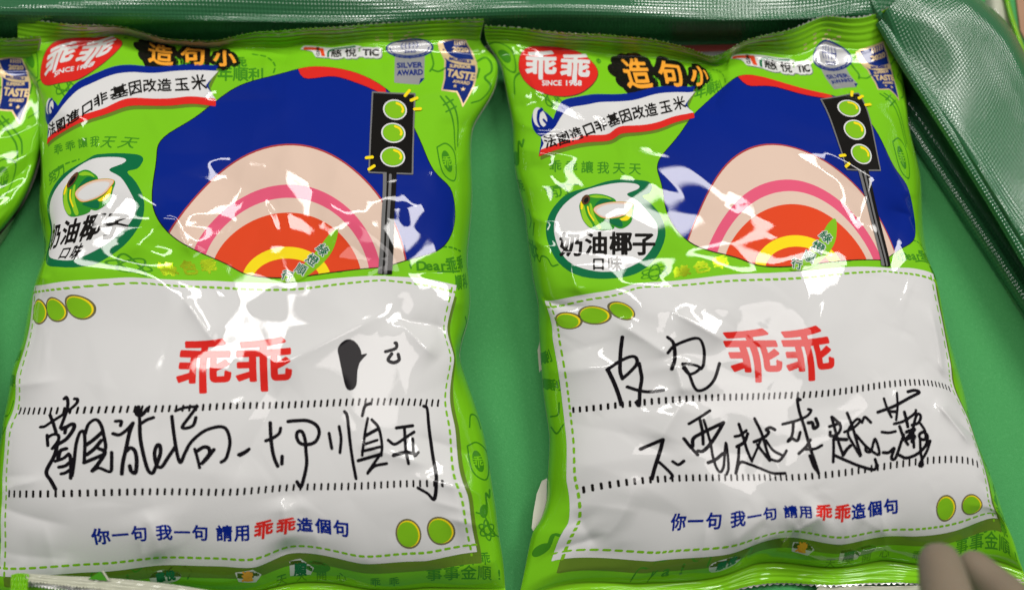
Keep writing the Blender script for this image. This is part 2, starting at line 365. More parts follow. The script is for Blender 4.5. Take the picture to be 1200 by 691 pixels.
    def strip(a, b, ia=0., ib=0.): return np.vstack([catmull(a, n=4)+(0, ia), catmull(b, n=4)+(0, ib)])
    tp, bt = catmull(top, n=5), catmull(bot, n=5)
    full = np.vstack([tp, [(244, 102)], bt, [(53, 158), (51, 141)]])
    def poly(P): P = D(P); return [Area(P, np.roll(P, -1, 0))]
    blue = np.vstack([tp, tp[::-1]+(-.5, 7)]); red = np.vstack([bt[::-1]+(0, -8), bt])
    shad = full+(2.5, 3.5)
    curl = ellipse(57, 133, 12, 16, rot=.35)
    art('slogan_banner', [('olive', poly(shad), (), 1.), ('blue', poly(full)+ellipse(57, 134, 13, 16, rot=.3), (), 1.), ('white', poly(np.vstack([tp+(0, 6.5), [(241, 102)], bt+(0, -8), [(56, 158), (52, 150)]]))+ellipse(55, 127, 7.5, 11, rot=.5), (), .5),
         ('red', poly(red), (), 1.), ('blue', stroke([(62, 118), (56, 122), (52, 131), (55, 138), (61, 135), (59, 129)], 1.5), (), .5), ('black', sum([char(c, x, y, 16.4, r_, .32, .92, 0, 'R') for c, x, y, r_ in zip('法國進口非基因改造玉米',
          (645, 660, 675, 690, 704, 719, 733, 748, 763, 780, 796), (166, 162.5, 157.5, 152, 146.5, 141, 136.5, 132.5, 129.5, 126, 121.5), (-.25, -.3, -.35, -.38, -.38, -.36, -.33, -.25, -.2, -.22, -.25))], []), (), .4)])
    # flavour emblem (traced on the second bag)
    e = lambda P: [(630+x/4.9375, 200+y/4.9375) for x, y in P]
    outer = e([(662, 90), (648, 130), (605, 148), (655, 190), (712, 260), (740, 350), (725, 430), (680, 510), (600, 580), (500, 615), (350, 625), (220, 600), (120, 530), (65, 430), (48, 340), (65, 260), (110, 190), (180, 130), (300, 95), (400, 62), (500, 50), (600, 56), (645, 66)])
    inner = e([(590, 90), (575, 110), (515, 138), (580, 175), (640, 240), (690, 310), (692, 380), (660, 450), (600, 520), (500, 570), (400, 585), (300, 575), (200, 540), (140, 480), (105, 400), (95, 320), (115, 250), (170, 180), (260, 120), (380, 85), (480, 70), (560, 75)])
    ec = lambda s, x, y, z, gr: char(s, 630+x/4.9375, 200+y/4.9375, z, 0, gr, .98, 0, 'R')
    art('flavour_emblem', [('teal', area(outer, 'R', n=3), (), 1.), ('white', area(inner, 'R', n=3), (), 1.), ('black', ec('奶', 195, 430, 29, .85)+ec('油', 340, 423, 28, .85)+ec('椰', 482, 423, 28, .85)+ec('子', 615, 425, 28, .95)+ec('口', 352, 540, 16, .4)+ec('味', 446, 540, 18, .5), (), .5)])
    nut = e([(245, 190), (275, 150), (330, 135), (400, 145), (455, 180), (400, 250), (445, 330), (380, 345), (310, 335), (265, 290), (245, 230)])
    bowl = e([(322, 230), (350, 200), (440, 180), (550, 190), (552, 240), (540, 300), (490, 335), (440, 322), (370, 280)])
    rimp = e([(322, 232), (350, 200), (440, 181), (550, 190), (535, 232), (500, 262), (440, 278), (370, 275)])
    milk = e([(342, 237), (380, 207), (450, 195), (530, 205), (500, 248), (440, 268), (380, 266)])
    stripe = e([(252, 210), (268, 200), (285, 260), (320, 320), (300, 325), (262, 280)]); st2 = e([(300, 200), (312, 196), (330, 260), (370, 330), (350, 335), (315, 280)])
    art('coconut_print', [('leaf', area(nut, 'R')+area(bowl, 'R'), (), .5), ('lime', area(stripe, 'R')+area(st2, 'R')+area(e([(300, 150), (340, 142), (400, 152), (430, 170), (390, 160), (330, 158)]), 'R'), (), .5), ('yellow', area(e([(470, 285), (510, 262), (545, 220), (540, 265), (515, 290)]), 'R')+area(e([(250, 180), (262, 190), (262, 220), (250, 225)]), 'R')+stroke(e([(290, 210), (300, 250), (325, 290)]), .8, 'R'), (), .5),
         ('teal', area(e([(380, 285), (430, 282), (480, 285), (490, 325), (450, 318)]), 'R')+area(e([(340, 190), (380, 165), (440, 180), (370, 195), (330, 225)]), 'R'), (), .5), ('orange', area(rimp, 'R', grow=-.3), (), .5), ('peach', area(rimp, 'R', grow=-.9), (), .5), ('white', area(milk, 'R'), (), .5), ('brown', ellipse(630+280/4.9375, 200+170/4.9375, 4.6, 6, 'R', .5), (), .5), ('black', ellipse(630+282/4.9375, 200+174/4.9375, 2.4, 3.6, 'R', .5), (), .5)], 'flavour_emblem')
    # quality mark sticker
    st = word('TIC', 434.5, 62, 13, 19, 0, 3.2)+T('慈悅', 394, 62.5, 411, 62, 14, 3.2)+area([(352, 58), (356, 52), (380, 52), (416, 51), (424, 53), (416, 58), (395, 70), (370, 70), (366, 62)], smooth=False)+stroke([(372, 66), (444, 64)], 3.6)
    art('quality_mark', [('grey', [Area(s.a+(.8, 1.2), s.b+(.8, 1.2), s.g) if isinstance(s, Area) else Stroke(s.p+(.8, 1.2), s.r) for s in st], (), .5), ('white', st, (), .5), ('tomato', area([(355, 58), (357, 55), (379, 54), (381, 68), (377, 68), (375, 59), (357, 60)], smooth=False), (), .4), ('teal', stroke([(384.5, 68), (385, 60), (390, 55), (404, 54), (416, 53)], 1.2), (), .4), ('black', T('慈悅', 394, 62.8, 411, 62.3, 14, .25)+word('TIC', 434.5, 62, 12.5, 18.5, 0, .55)+sum([char(c, 372.5, y, 5.2, -1.57, .15) for c, y in zip('CLEAN', (66.5, 63.8, 61, 58.2, 55.4))], []), (), .4)])
    # silver award badge
    art('award_badge', [('silver', area([(463, 62), (498, 62), (497, 93), (491, 99), (462, 98)], smooth=False), (), .5), ('navy', ellipse(480, 56, 28, 13.5)+word('SILVER', 480, 77.5, 8.4, 30, -.03, .35)+word('AWARD', 480.5, 85.8, 8.4, 30, -.05, .35)+area([(491, 99), (497, 93), (498, 92), (493, 92)], smooth=False), (), .4), ('silver', ellipse(480, 56, 25.6, 11.8), (), .5),
         ('navy', stroke([(457, 56), (462, 63), (480, 67), (498, 63), (503, 56)], .7)+word('2020', 480.5, 60.8, 5.2, 14, 0, .22)+sum([stroke([(480+d*a, 48), (480+d*1.25*a, 52.5), (480+d*a, 57)], .55) for a in (1, -1) for d in (.1, 4, 8)], [])+stroke([(470, 52.5), (490, 52.5)], .5)+T('QUALITY', 462, 65, 499, 65, 3.8, .12, bow=-4), (), .4)], None)
    # taste award pennant
    pen = [(514, 56), (518, 48), (531, 46), (548, 47), (551, 60), (551, 84), (549, 102), (543, 124), (533, 107), (517, 105), (520, 92), (521, 72)]
    art('pennant_badge', [('gold', area(pen, smooth=False, grow=.6), (), .5), ('navy', area(pen, smooth=False, grow=-1.2), (), .5), ('gold', stroke([(516, 52), (521, 64), (532, 72), (549, 75)], 3.2), (), .5),
         ('gold', word('2020', 538.5, 59, 7.6, 18, .08, .35)+T('ilili', 533, 50.5, 545, 51, 7, .4)+word('SUPERIOR', 536, 78.8, 5, 20, .12, .2)+word('TASTE', 536.5, 88, 11.5, 27, .22, .5)+word('AWARD', 537, 96.4, 5, 16, .18, .2)+char('★', 531, 100.5, 5.5)+char('★', 539, 104, 6.5), (), .4),
         ('navy', word('BRUSSELS', 536, 71.8, 4.6, 22, .24, .25)+char('★', 519.5, 59, 4), (), .4)])
    # colour field behind the traffic light, plain bands
    fld = [(180, 190), (190, 160), (232, 134), (280, 104), (330, 90), (380, 84), (428, 94), (466, 118), (490, 160), (506, 200), (530, 226), (538, 262), (516, 290), (470, 306), (420, 318), (350, 324), (296, 322), (266, 308), (232, 290), (206, 268), (184, 234)]
    class Clip:
        def __init__(s, a, b): s.a, s.b, s.box = a, b, b.box
        def f(s, X, Y): return np.maximum(s.a.f(X, Y), s.b.f(X, Y))
    fa = area(fld)[0]; fi = area(fld, grow=-.1)[0]
    clip = lambda sh: [Clip(sh[0], fi)]
    ring = lambda rx, ry: clip(ellipse(336, 332, rx, ry, n=48))
    art('colour_field', [('black', area(fld, grow=1.), (), 1.), ('blue', [fa], (), 1.), ('rim', ring(141, 161), (), 1.), ('peach', ring(139, 159), (), 1.), ('pink', ring(112, 116), (), 1.), ('peach', ring(98, 101), (), 1.),
         ('tomato', ring(88, 84), (), 1.), ('yellow', ring(52, 44), (), 1.), ('tomato', ring(40, 30), (), 1.), ('red', clip(area([(352, 70), (398, 70), (440, 92), (452, 112), (424, 104), (392, 96), (356, 98)])), (), 1.)])
    rb = [(396, 270), (388, 296), (370, 316), (350, 328), (328, 328), (352, 314), (372, 294), (386, 276)]
    art('slogan_ribbon', [('grassy', area(rb, grow=.8), (), .5), ('white', char('綠', 378, 293, 14, .9, 1.)+char('燈', 366, 305, 14, .7, 1.)+char('順', 353, 315.5, 13, .55, 1.)+char('行', 337, 322.5, 13, .35, 1.), (), .4), ('teal', char('綠', 378, 293, 14, .9, .25)+char('燈', 366, 305, 14, .7, .25)+char('順', 353, 315.5, 13, .55, .25)+char('行', 337, 322.5, 13, .35, .25), (), .4)])
    # traffic light
    box = [(437, 112), (486, 110.5), (484, 160), (481, 204), (433.5, 203), (435, 160)]
    pole = [(449, 203), (464, 203), (462, 240), (460, 280), (459, 324), (443, 324), (446, 280), (448, 240)]
    art('traffic_light', [('grey', area(box, smooth=False, grow=1.2)+area(pole, smooth=False), (), .5), ('black', area(box, smooth=False, grow=-.6)+area([(453, 203), (464, 203), (462, 240), (459, 324), (448, 324), (452, 240)], smooth=False), (), .5),
        ('grey', stroke([(457, 206), (455.5, 240), (452, 322)], 1.5), (), .5), ('yellow', sum([stroke(P, 1.7) for P in ([(475, 113), (480, 107)], [(482, 118), (489, 115)], [(486, 128), (493, 127.5)], [(430, 187), (437, 186)], [(433, 200), (439, 196)])], []), (), .5)])
    for x, y in ((463, 130), (461, 157), (460, 185)):
        art('lamp', [('white', ellipse(x, y, 14, 11.8), (), .5), ('dark', ellipse(x, y, 12.2, 10.2), (), .5), ('grassy', ellipse(x, y, 11.8, 9.9), (), .5), ('yellow', stroke([(x+2, y-7.6), (x+7, y-5.4), (x+9.4, y-1), (x+8.6, y+2)], 1.3), (), .5)], 'traffic_light')
    # writing panel
    pt = catmull([(34, 336), (95, 331), (150, 328.5), (250, 330), (350, 331), (450, 328), (500, 330), (535, 332)], n=4)
    pr = catmull([(535, 332), (537, 380), (540, 420), (545, 500), (551, 580), (556, 648)], n=4)
    pb = catmull([(556, 648), (500, 653.5), (425, 657), (337, 659.5), (263, 662), (190, 664.5), (100, 668), (12, 668)], n=4)
    pl = catmull([(12, 668), (15, 610), (18, 560), (22, 500), (26, 440), (30, 400), (34, 336)], n=4)
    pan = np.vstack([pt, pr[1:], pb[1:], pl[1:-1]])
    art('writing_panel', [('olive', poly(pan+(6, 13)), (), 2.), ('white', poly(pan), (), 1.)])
    ins = lambda P, dx, dy: catmull(np.array(P, float), n=1)+(dx, dy)
    art('dashed_border', [('grassy', dashes(pt[::4]*(1, 1)+(0, 8), 1.4, 4.2, 5.2)+dashes(pr[::4]+(-6.5, 4), 1.3, 4.5, 6)+dashes(pb[::4]+(0, -9), 1.4, 4.2, 5.2)+dashes(pl[::4]+(8, 0), 1.3, 4.5, 6), (), .5)], 'writing_panel')
    def ticks(a, m, b, n):
        P = np.array([a, m, b], float); out = []
        for t in np.linspace(0, 1, n):
            q = P[0]*(1-t)*(1-2*t)+P[1]*4*t*(1-t)+P[2]*t*(2*t-1); out += stroke([q+(.5, -3.1), q+(-.3, 3.1)], 1.3)
        return out
    art('ruled_line', [('black', ticks((35, 481), (274, 478), (527, 474), 66), (), .5)], 'writing_panel')
    art('ruled_line', [('black', ticks((30, 577), (274, 575), (530, 567), 62), (), .5)], 'writing_panel')
    art('heading', [('red', T('乖乖', 240, 430, 310, 429, 68, 1.75), (), .5)], 'writing_panel')
    ft = lambda s, xs, c: (c, sum([char(ch, x, 628-(x-121)*.03, 19.5, -.03, .6) for ch, x in zip(s, xs)], []), (), .4)
    art('footer_text', [ft('你一句我一句請用', (121, 142, 164, 193, 214, 235, 263, 284), 'blue'), ('red', sum([char(ch, x, 622, 22, -.04, .75, 1.05, .1) for ch, x in zip('乖乖', (309, 335))], []), (), .4), ft('造個句', (357, 379, 400), 'blue')], 'writing_panel')
    for x, y in ((53, 366), (78, 364), (105, 361), (480, 625), (519, 622)):
        art('green_dot', [('dotrim', ellipse(x, y, 15.8 if y > 500 else 13.8, 15.8 if y > 500 else 15.), (), .5), ('yellow', ellipse(x, y, 13.8 if y > 500 else 11.8, 13.8 if y > 500 else 13.0), (), .5), ('grassy', ellipse(x-.9, y+.6, 12.8 if y > 500 else 10.9, 13. if y > 500 else 12.2), (), .5)], 'writing_panel')
    # small printed stickers under the panel
    art('small_sticker', [('white', area([(339, 668), (352, 666), (368, 676), (364, 684), (340, 684)], smooth=False), (), .5), ('teal', T('順', 352, 678, 352, 678, 15, .5), (), .5)])
    art('small_sticker', [('white', area([(276, 668), (296, 664), (306, 672), (300, 680), (280, 678)], smooth=False, grow=.5), (), .5), ('orange', T('造', 290, 672, 290, 672, 13, .8), (), .5)])
    art('small_sticker', [('white', area([(176, 674), (196, 670), (212, 674), (204, 682), (180, 684)], smooth=True, grow=.5), (), .5), ('teal', T('慈悅', 188, 678, 200, 676, 11, .6), (), .5)])
    art('gold_stamp', [('gold', sum([stroke([(x, y), (x+4, y-.3)], .6) for x, y in ((440, 44), (440, 40), (456, 43), (456, 39), (456, 35), (470, 42), (474, 38), (478, 42), (478, 34), (486, 41), (492, 38))], []), (), .5)])
    # handwriting, marker pen
    HL = [((40, 460), 5.758, [[(205,40),(220,30),(230,60),(225,110),(205,170),(180,235)], [(275,40),(295,45),(285,75),(220,130),(120,195),(75,225),(45,230)], [(110,150),(130,200),(150,265)], [(90,285),(95,355)], [(95,300),(130,280),(165,285),(165,320),(125,375)],
      [(190,245),(215,230),(210,270)], [(215,235),(250,212),(272,215),(265,250),(220,310),(165,345)], [(160,340),(140,420),(85,530),(115,590),(145,645)], [(165,440),(180,390),(220,375)], [(145,460),(200,440),(235,410)], [(170,500),(210,492),(240,470)], [(185,545),(215,537),(240,520)],
      [(245,420),(250,500),(248,575)], [(250,440),(255,560),(270,480),(285,350),(310,270),(335,260),(345,320),(340,470)], [(345,280),(370,210),(420,180),(455,220),(475,300),(485,360),(475,400)], [(355,350),(410,310),(460,265)], [(360,415),(410,375),(455,320)], [(340,470),(400,445),(470,415)], [(440,375),(480,400),(440,470),(395,525)], [(395,525),(440,505),(515,530),(525,470),(525,400)]]),
     ((130, 470), 6.9125, [[(40,160),(85,160),(80,195)], [(20,260),(70,270),(130,230),(180,175)], [(180,175),(150,260),(125,380),(100,490),(90,585)], [(130,400),(160,375),(195,400),(210,470),(205,560),(190,580),(165,560),(155,520)], [(225,45),(210,100),(250,110),(300,55)], [(230,60),(235,170),(235,200)], [(235,185),(290,150),(345,130)],
      [(235,190),(240,300),(265,430),(300,550),(335,580),(360,540),(400,430),(400,360),(375,355),(355,420),(370,510),(410,530),(460,460),(520,370)], [(495,120),(510,250),(530,380),(550,470),(570,490),(600,420),(650,330),(740,250),(820,215),(900,205),(945,240),(965,330),(945,430),(925,470),(895,490)], [(525,75),(600,50),(700,40)], [(700,40),(640,120),(580,205),(620,215),(670,190),(690,130)],
      [(680,385),(700,450),(720,535)], [(700,400),(750,370),(790,375),(800,420),(745,495)], [(740,500),(780,460),(835,390)], [(1035,430),(1080,410),(1120,385)], [(1045,436),(1085,415),(1110,398)]]),
     ((270, 470), 5.758, [[(270,145),(275,250),(285,330),(300,390),(320,435)], [(240,265),(290,245),(330,215),(340,180)], [(350,370),(348,420)], [(390,135),(440,130),(520,130),(580,160),(600,210),(575,270),(520,290),(470,280),(448,240),(455,205),(485,205),(505,260),(510,330),(515,420),(495,520),(475,575),(450,540)]]),
     ((380, 380), 3.14, [[(18,400),(28,455)], [(55,375),(62,420),(58,470)], [(75,320),(85,340),(95,430),(105,500),(117,565)], [(140,335),(150,300),(170,290)], [(160,345),(150,400),(140,480)], [(175,350),(200,380),(212,440),(210,480)], [(150,410),(195,385)], [(150,440),(195,425)], [(140,465),(205,450)], [(125,500),(210,475)], [(205,478),(160,545),(185,520),(230,510)],
      [(265,380),(325,372)], [(295,385),(300,460),(310,510)], [(235,425),(260,440),(300,415),(330,395)], [(255,480),(300,470),(330,475)], [(325,420),(330,480),(345,470)], [(365,300),(378,310),(385,380),(398,480),(412,560),(405,640),(380,620),(345,600)], [(225,100),(262,88),(266,70),(260,68)], [(248,108),(235,130),(255,140),(275,130),(272,110)]])]
    HR = [((700, 390), 6.9125, [[(205,30),(190,150),(185,300),(205,370)], [(80,295),(180,230),(270,190),(315,200),(320,250),(270,310),(215,360)], [(85,295),(140,410),(180,520),(195,580)], [(340,245),(350,300),(360,370),(345,470),(340,585),(315,560)], [(245,435),(320,460),(400,475),(480,470),(535,462)],
      [(570,35),(610,70),(625,130),(625,220),(605,290)], [(570,160),(620,105),(720,60),(800,40),(840,60),(865,140),(860,250),(840,290)], [(690,250),(770,255),(830,280),(790,320),(740,330),(695,285)], [(690,255),(740,330),(780,430),(820,465),(890,440),(950,370),(990,245)]]),
     ((740, 470), 6.908, [[(75,385),(130,360),(255,305)], [(255,305),(235,390),(190,530),(165,625)], [(225,490),(280,540),(330,595),(320,620)], [(335,485),(380,510),(425,480)], [(465,180),(550,130),(635,75)], [(555,150),(575,250),(580,345)], [(585,150),(610,230),(640,340),(660,450),(690,540),(720,570),(745,530),(755,420),(765,335),(780,440),(785,540),(770,590)],
      [(425,300),(480,370),(535,430)], [(495,360),(500,300),(560,260),(660,210),(745,170)], [(745,170),(700,250),(640,340),(580,400),(540,400)], [(620,495),(680,470),(740,420)]]),
     ((850, 460), 6.28, [[(100,230),(130,320),(160,420),(195,500)], [(195,500),(230,420),(260,350)], [(70,320),(110,310),(155,275)], [(85,395),(140,360),(165,300)], [(100,400),(95,490),(78,590)], [(80,580),(110,510),(180,525),(270,560),(350,590),(440,590)], [(215,190),(260,280),(290,370),(310,440),(330,490)], [(210,360),(280,330),(320,290),(300,270),(330,255),(365,270)],
      [(235,380),(280,440),(325,495)], [(300,350),(350,420),(420,460)], [(340,490),(390,500),(430,460),(450,425)], [(550,50),(530,50),(545,140),(580,250),(620,390),(660,510),(685,590)], [(420,230),(520,205),(600,170),(630,130),(610,120)], [(500,225),(495,290),(480,340),(460,355),(485,332),(530,350),(550,290)], [(610,220),(640,220),(650,260),(680,240),(665,190)], [(625,345),(590,400),(540,445)], [(590,415),(660,410),(710,385)], [(620,460),(650,540),(680,580)]]),
     ((960, 450), 6.279, [[(90,240),(110,310),(140,420),(175,520)], [(175,520),(200,480),(230,450)], [(75,310),(150,285)], [(95,240),(155,300),(140,360),(85,380),(80,350)], [(105,400),(105,480),(102,570)], [(110,400),(200,405)], [(110,520),(200,560),(300,600),(400,625),(420,590),(410,550)], [(205,210),(240,300),(270,400),(305,520)], [(185,350),(250,320),(300,270),(270,260),(210,350),(250,440),(300,525)],
      [(270,370),(350,460),(440,515),(410,400),(380,490),(345,490),(340,465)], [(315,280),(335,240),(380,280)], [(430,205),(550,160),(660,100),(735,60),(700,45),(650,55)], [(475,105),(500,180),(530,240)], [(570,65),(575,160),(565,260)], [(520,200),(560,200)], [(550,290),(620,270),(700,215),(710,190)], [(625,205),(640,260),(650,310)], [(460,350),(510,355),(560,345)],
      [(470,500),(510,500),(550,470),(530,540),(560,540),(600,430),(620,370)], [(590,310),(620,390),(650,440)], [(680,300),(730,280),(745,230),(720,220),(700,270),(690,340),(695,460)], [(640,350),(700,330),(640,400),(700,380),(680,420)], [(745,290),(775,340),(780,400),(745,400),(735,370),(765,350),(795,380),(780,450),(720,510),(640,540),(590,520)], [(740,400),(745,500),(760,590),(735,595),(750,560),(790,490),(815,415)]])]
    rr = random.Random(4)
    def hand(H, sp): return sum([stroke([(o[0]+x/k, o[1]+y/k) for x, y in P], rr.uniform(1.65, 2.15), sp, 6) for o, k, SS in H for P in SS], [])
    blot = area([(380+x/3.14, 380+y/3.14) for x, y in [(55,90),(72,66),(95,60),(118,76),(132,112),(118,165),(112,225),(88,234),(74,190),(62,130)]], 'L', grow=1.6)+area([(380+x/3.14, 380+y/3.14) for x, y in [(118,118),(140,110),(158,108),(140,128),(112,160)]], 'L')
    art('handwriting', [('ink', hand(HL, 'L')+blot, (), .5)], None, 'L')
    art('handwriting', [('ink', hand(HR, 'R'), (), .5)], None, 'R')
build_art()
CUT = {}                                                     # contours are shared by the bags
def cut(shapes, holes, step):
    k = (id(shapes), step)
    if k not in CUT: CUT[k] = contour(shapes, holes, step)
    return CUT[k]

# ------------------------------------------------------------------ one bag
CELL = 2.
GX, GY = np.arange(0, CW+.1, CELL), np.arange(0, CHT-4, CELL)
CHT = GY[-1]
def fbm(X, Y, rs, n=26, lo=60, hi=260):
    out = np.zeros_like(X)
    for _ in range(n):
        L = math.exp(rs.uniform(math.log(lo), math.log(hi))); a = rs.uniform(0, 2*np.pi); out += np.sin((X*math.cos(a)+Y*math.sin(a))*2*np.pi/L+rs.uniform(0, 6.28))*(L/hi)
    return out/math.sqrt(n)
def crease(X, Y, A, B, h, w, soft=2., tent=False):
    A, B = np.asarray(A, float), np.asarray(B, float); d = B-A; L = np.hypot(*d); u = d/L
    s = (X-A[0])*u[0]+(Y-A[1])*u[1]; q = (X-A[0])*-u[1]+(Y-A[1])*u[0]
    if tent:                                                 # flat facets on both sides of a fold
        e = np.clip(np.minimum(s, L-s)/(L*.5), -1, 1); r = 1-np.sqrt(q*q+soft*soft)/w; m = np.minimum(r, e); m = .5*(r+e-np.sqrt((r-e)**2+.004)); return h*.5*(m+np.sqrt(m*m+.0012))
    end = np.clip(np.minimum(s, L-s)/(L*.35)+.3, 0, 1); end = end*end*(3-2*end)
    return h*end*np.exp(-(np.sqrt(q*q+soft*soft)-soft)/w)
SEAL_T, SEAL_B = 27., 672.
def make_bag(key, label, group, seed, creases=(), subset=None, height=.027, lift=.012):
    rs = random.Random(seed)
    X, Y = np.meshgrid(GX, GY); nr, nc = X.shape
    px = WARP[key](np.stack([X, Y], -1))
    s = np.clip(X/CW, 0, 1); t = np.clip((Y-SEAL_T)/(SEAL_B-SEAL_T), 0, 1)
    prof = np.clip(1-abs(2*s-1)**3.0, 0, 1)**.5 * np.clip(1-abs(2*t-1)**2.6, 0, 1)**.75
    prof = np.where(t > .5, np.clip(1-abs(2*s-1)**3.0, 0, 1)**.5 * np.clip(1-abs(2*t-1)**3., 0, 1)**.55, prof)
    z = height*prof-.007*np.clip((Y-560)/(SEAL_B-560), 0, 1)**2*(lift > .011)
    w = .0008*fbm(X, Y, rs, 26, 130, 320)
    for _ in range(26):                                      # crumples of the film
        c = np.array([rs.uniform(20, 540), rs.uniform(40, 665)]); a = rs.uniform(0, np.pi); L = rs.uniform(90, 300); d = np.array([math.cos(a), math.sin(a)])*L/2
        w += crease(X, Y, c-d, c+d, rs.choice((-1, 1, 1))*rs.uniform(.0006, .0021), rs.uniform(40, 115), rs.uniform(1., 2.5), True)
    for _ in range(60):                                      # fine nicks and crackles
        c = np.array([rs.uniform(15, 545), rs.uniform(35, 668)]); a = rs.uniform(0, np.pi); L = rs.uniform(18, 75); d = np.array([math.cos(a), math.sin(a)])*L/2
        w += crease(X, Y, c-d, c+d, rs.choice((-1, 1))*rs.uniform(.00006, .00022), rs.uniform(6, 16), 1.2, True)
    for side in (0, CW):                                     # gathers along both folded sides
        for _ in range(12):
            y = rs.uniform(40, 665); L = rs.uniform(35, 95); sg = 1 if side == 0 else -1
            w += crease(X, Y, (side-20*sg, y), (side+sg*L, y+rs.uniform(-35, 35)), rs.choice((-1, 1))*rs.uniform(.0006, .0016), rs.uniform(6, 14), 1.5)
    for yy, sg in ((SEAL_T, 1), (SEAL_B, -1)):               # puckers that run out of the seals
        for _ in range(15):
            x = rs.uniform(15, 545); L = rs.uniform(25, 80)
            w += crease(X, Y, (x, yy-8*sg), (x+rs.uniform(-20, 20), yy+sg*L), rs.choice((-1, 1))*rs.uniform(.0004, .0011), rs.uniform(6, 14), 1.5)
    for A, B, h, wd, sf in creases:
        a, b = inverse(key, [A, B]); w += crease(X, Y, a, b, h, wd, sf)
    edge = np.clip(np.minimum(s, 1-s)/.03, 0, 1)*np.clip(np.minimum(Y-SEAL_T, SEAL_B-Y)/12, 0, 1)
    z = lift+z+1.25*w*edge*np.clip(.35+prof, 0, 1)
    ribs = lambda d: .00045*np.sin(d*2*np.pi/5.6)
    inseal = (Y < SEAL_T-1); z += np.where(inseal, ribs(Y), 0); inb = Y > SEAL_B+1; z += np.where(inb, ribs(Y), 0)
    wav = .0016*np.sin(X/37+seed)+.0010*np.sin(X/13+2*seed)
    z += np.where(Y < SEAL_T, wav*(SEAL_T-Y)/SEAL_T, 0)+np.where(Y > SEAL_B, wav*(Y-SEAL_B)/22, 0)
    z += .013*np.clip((45-Y)/45, 0, 1)**1.3                   # the top seal leans up on the liner
    # serrated cut of both seals
    pxs = px.copy(); saw = 1.3*(abs((X/5.2) % 1-.5)*2)
    pxs[0, :, 1] += saw[0]; pxs[-1, :, 1] -= saw[-1]
    P = at(pxs[..., 0], pxs[..., 1], z)
    # normals of the film
    du = np.gradient(P, axis=1); dv = np.gradient(P, axis=0); N = np.cross(dv, du); N /= np.linalg.norm(N, axis=-1, keepdims=True)+1e-12
    base = P[nr//2, nc//2].copy(); base[2] = 0
    root = link('snack_bag', None, [], label=label, category='snack bag', group=group); root.location = base
    P0 = P-base
    def sub(name, r0, r1, mats):
        V = P0[r0:r1+1].reshape(-1, 3); return link(name, mesh_from(name, V, [grid_faces(r1-r0+1, nc)], normals=N[r0:r1+1].reshape(-1, 3)), mats, root)
    ra, rb = int(SEAL_T//CELL), int(SEAL_B//CELL)
    sub('front_film', ra, rb, [M['green']]); sub('top_seal', 0, ra, [M['seal']]); sub('bottom_seal', rb, nr-1, [M['seal']])
    # back of the bag
    q = P0[::4, ::4].copy(); pf = prof[::4, ::4]
    q[..., 2] = np.maximum(.0008, (q[..., 2]-.0014)*(1-np.clip(pf*2.2, 0, 1)))
    q[..., :2] *= (1-.10*np.clip(pf*3, 0, 1))[..., None]
    link('back_film', mesh_from('back_film', q.reshape(-1, 3), [grid_faces(*q.shape[:2], flip=True)]), [M['back']], root)
    # foil edges of the cut seals
    for j, dz in ((0, 1), (nr-1, -1)):
        a = P0[j].copy(); a[:, 2] -= .0005; b = a.copy(); n_ = P0[j]-P0[j+dz]; n_ /= np.linalg.norm(n_, axis=1, keepdims=True); b += n_*.0006*(1+.6*np.sin(np.arange(nc)*1.7)[:, None]); 
        link('cut_edge', mesh_from('cut_edge', np.vstack([a, b]), [grid_faces(2, nc, flip=(dz == -1))]), [M['silver_edge']], root)
    # print
    def lift_uv(Q):
        gx, gy = np.clip(Q[:, 0]/CELL, 0, nc-1.001), np.clip(Q[:, 1]/CELL, 0, nr-1.001)
        i, j = gx.astype(int), gy.astype(int); u, v = (gx-i)[:, None], (gy-j)[:, None]
        f = lambda A: A[j, i]*(1-u)*(1-v)+A[j, i+1]*u*(1-v)+A[j+1, i]*(1-u)*v+A[j+1, i+1]*u*v
        n = f(N); n /= np.linalg.norm(n, axis=1, keepdims=True); return f(P0), n
    made = {}; depth = {'writing_panel': 2, 'colour_field': 2}
    for part, under, layers, only in ART:
        if only and only != key: continue
        if subset and part not in subset: continue
        Vs, Ns, Fs, Mi, mats, off = [], [], [], [], [], 0
        lv = {'handwriting': 6, 'slogan_ribbon': 11, 'traffic_light': 12, 'lamp': 16, 'colour_field': 2, 'coconut_print': 5, 'doodle_print': 1, 'leaf_print': 1}.get(part, 3 if under == 'writing_panel' else 1)
        by = {}
        for li, (mn, shapes, holes, step) in enumerate(layers):
            if not shapes: continue
            if M[mn] not in mats: mats.append(M[mn])
            for pol in cut(shapes, holes, step):
                m, k, _ = pol.shape; p3, n3 = lift_uv(pol.reshape(-1, 2)); p3 = p3+n3*(.000035*(lv+li))
                Vs.append(p3); Ns.append(n3); Fs.append((np.arange(m*k)+off).reshape(m, k)); Mi.append(np.full(m, mats.index(M[mn]))); off += m*k
        if not Vs: continue
        me = mesh_from(part, np.vstack(Vs), Fs, np.concatenate(Mi), np.vstack(Ns))
        o = link(part, me, mats, made.get(under, root)); made.setdefault(part, o)
    return root, P, N

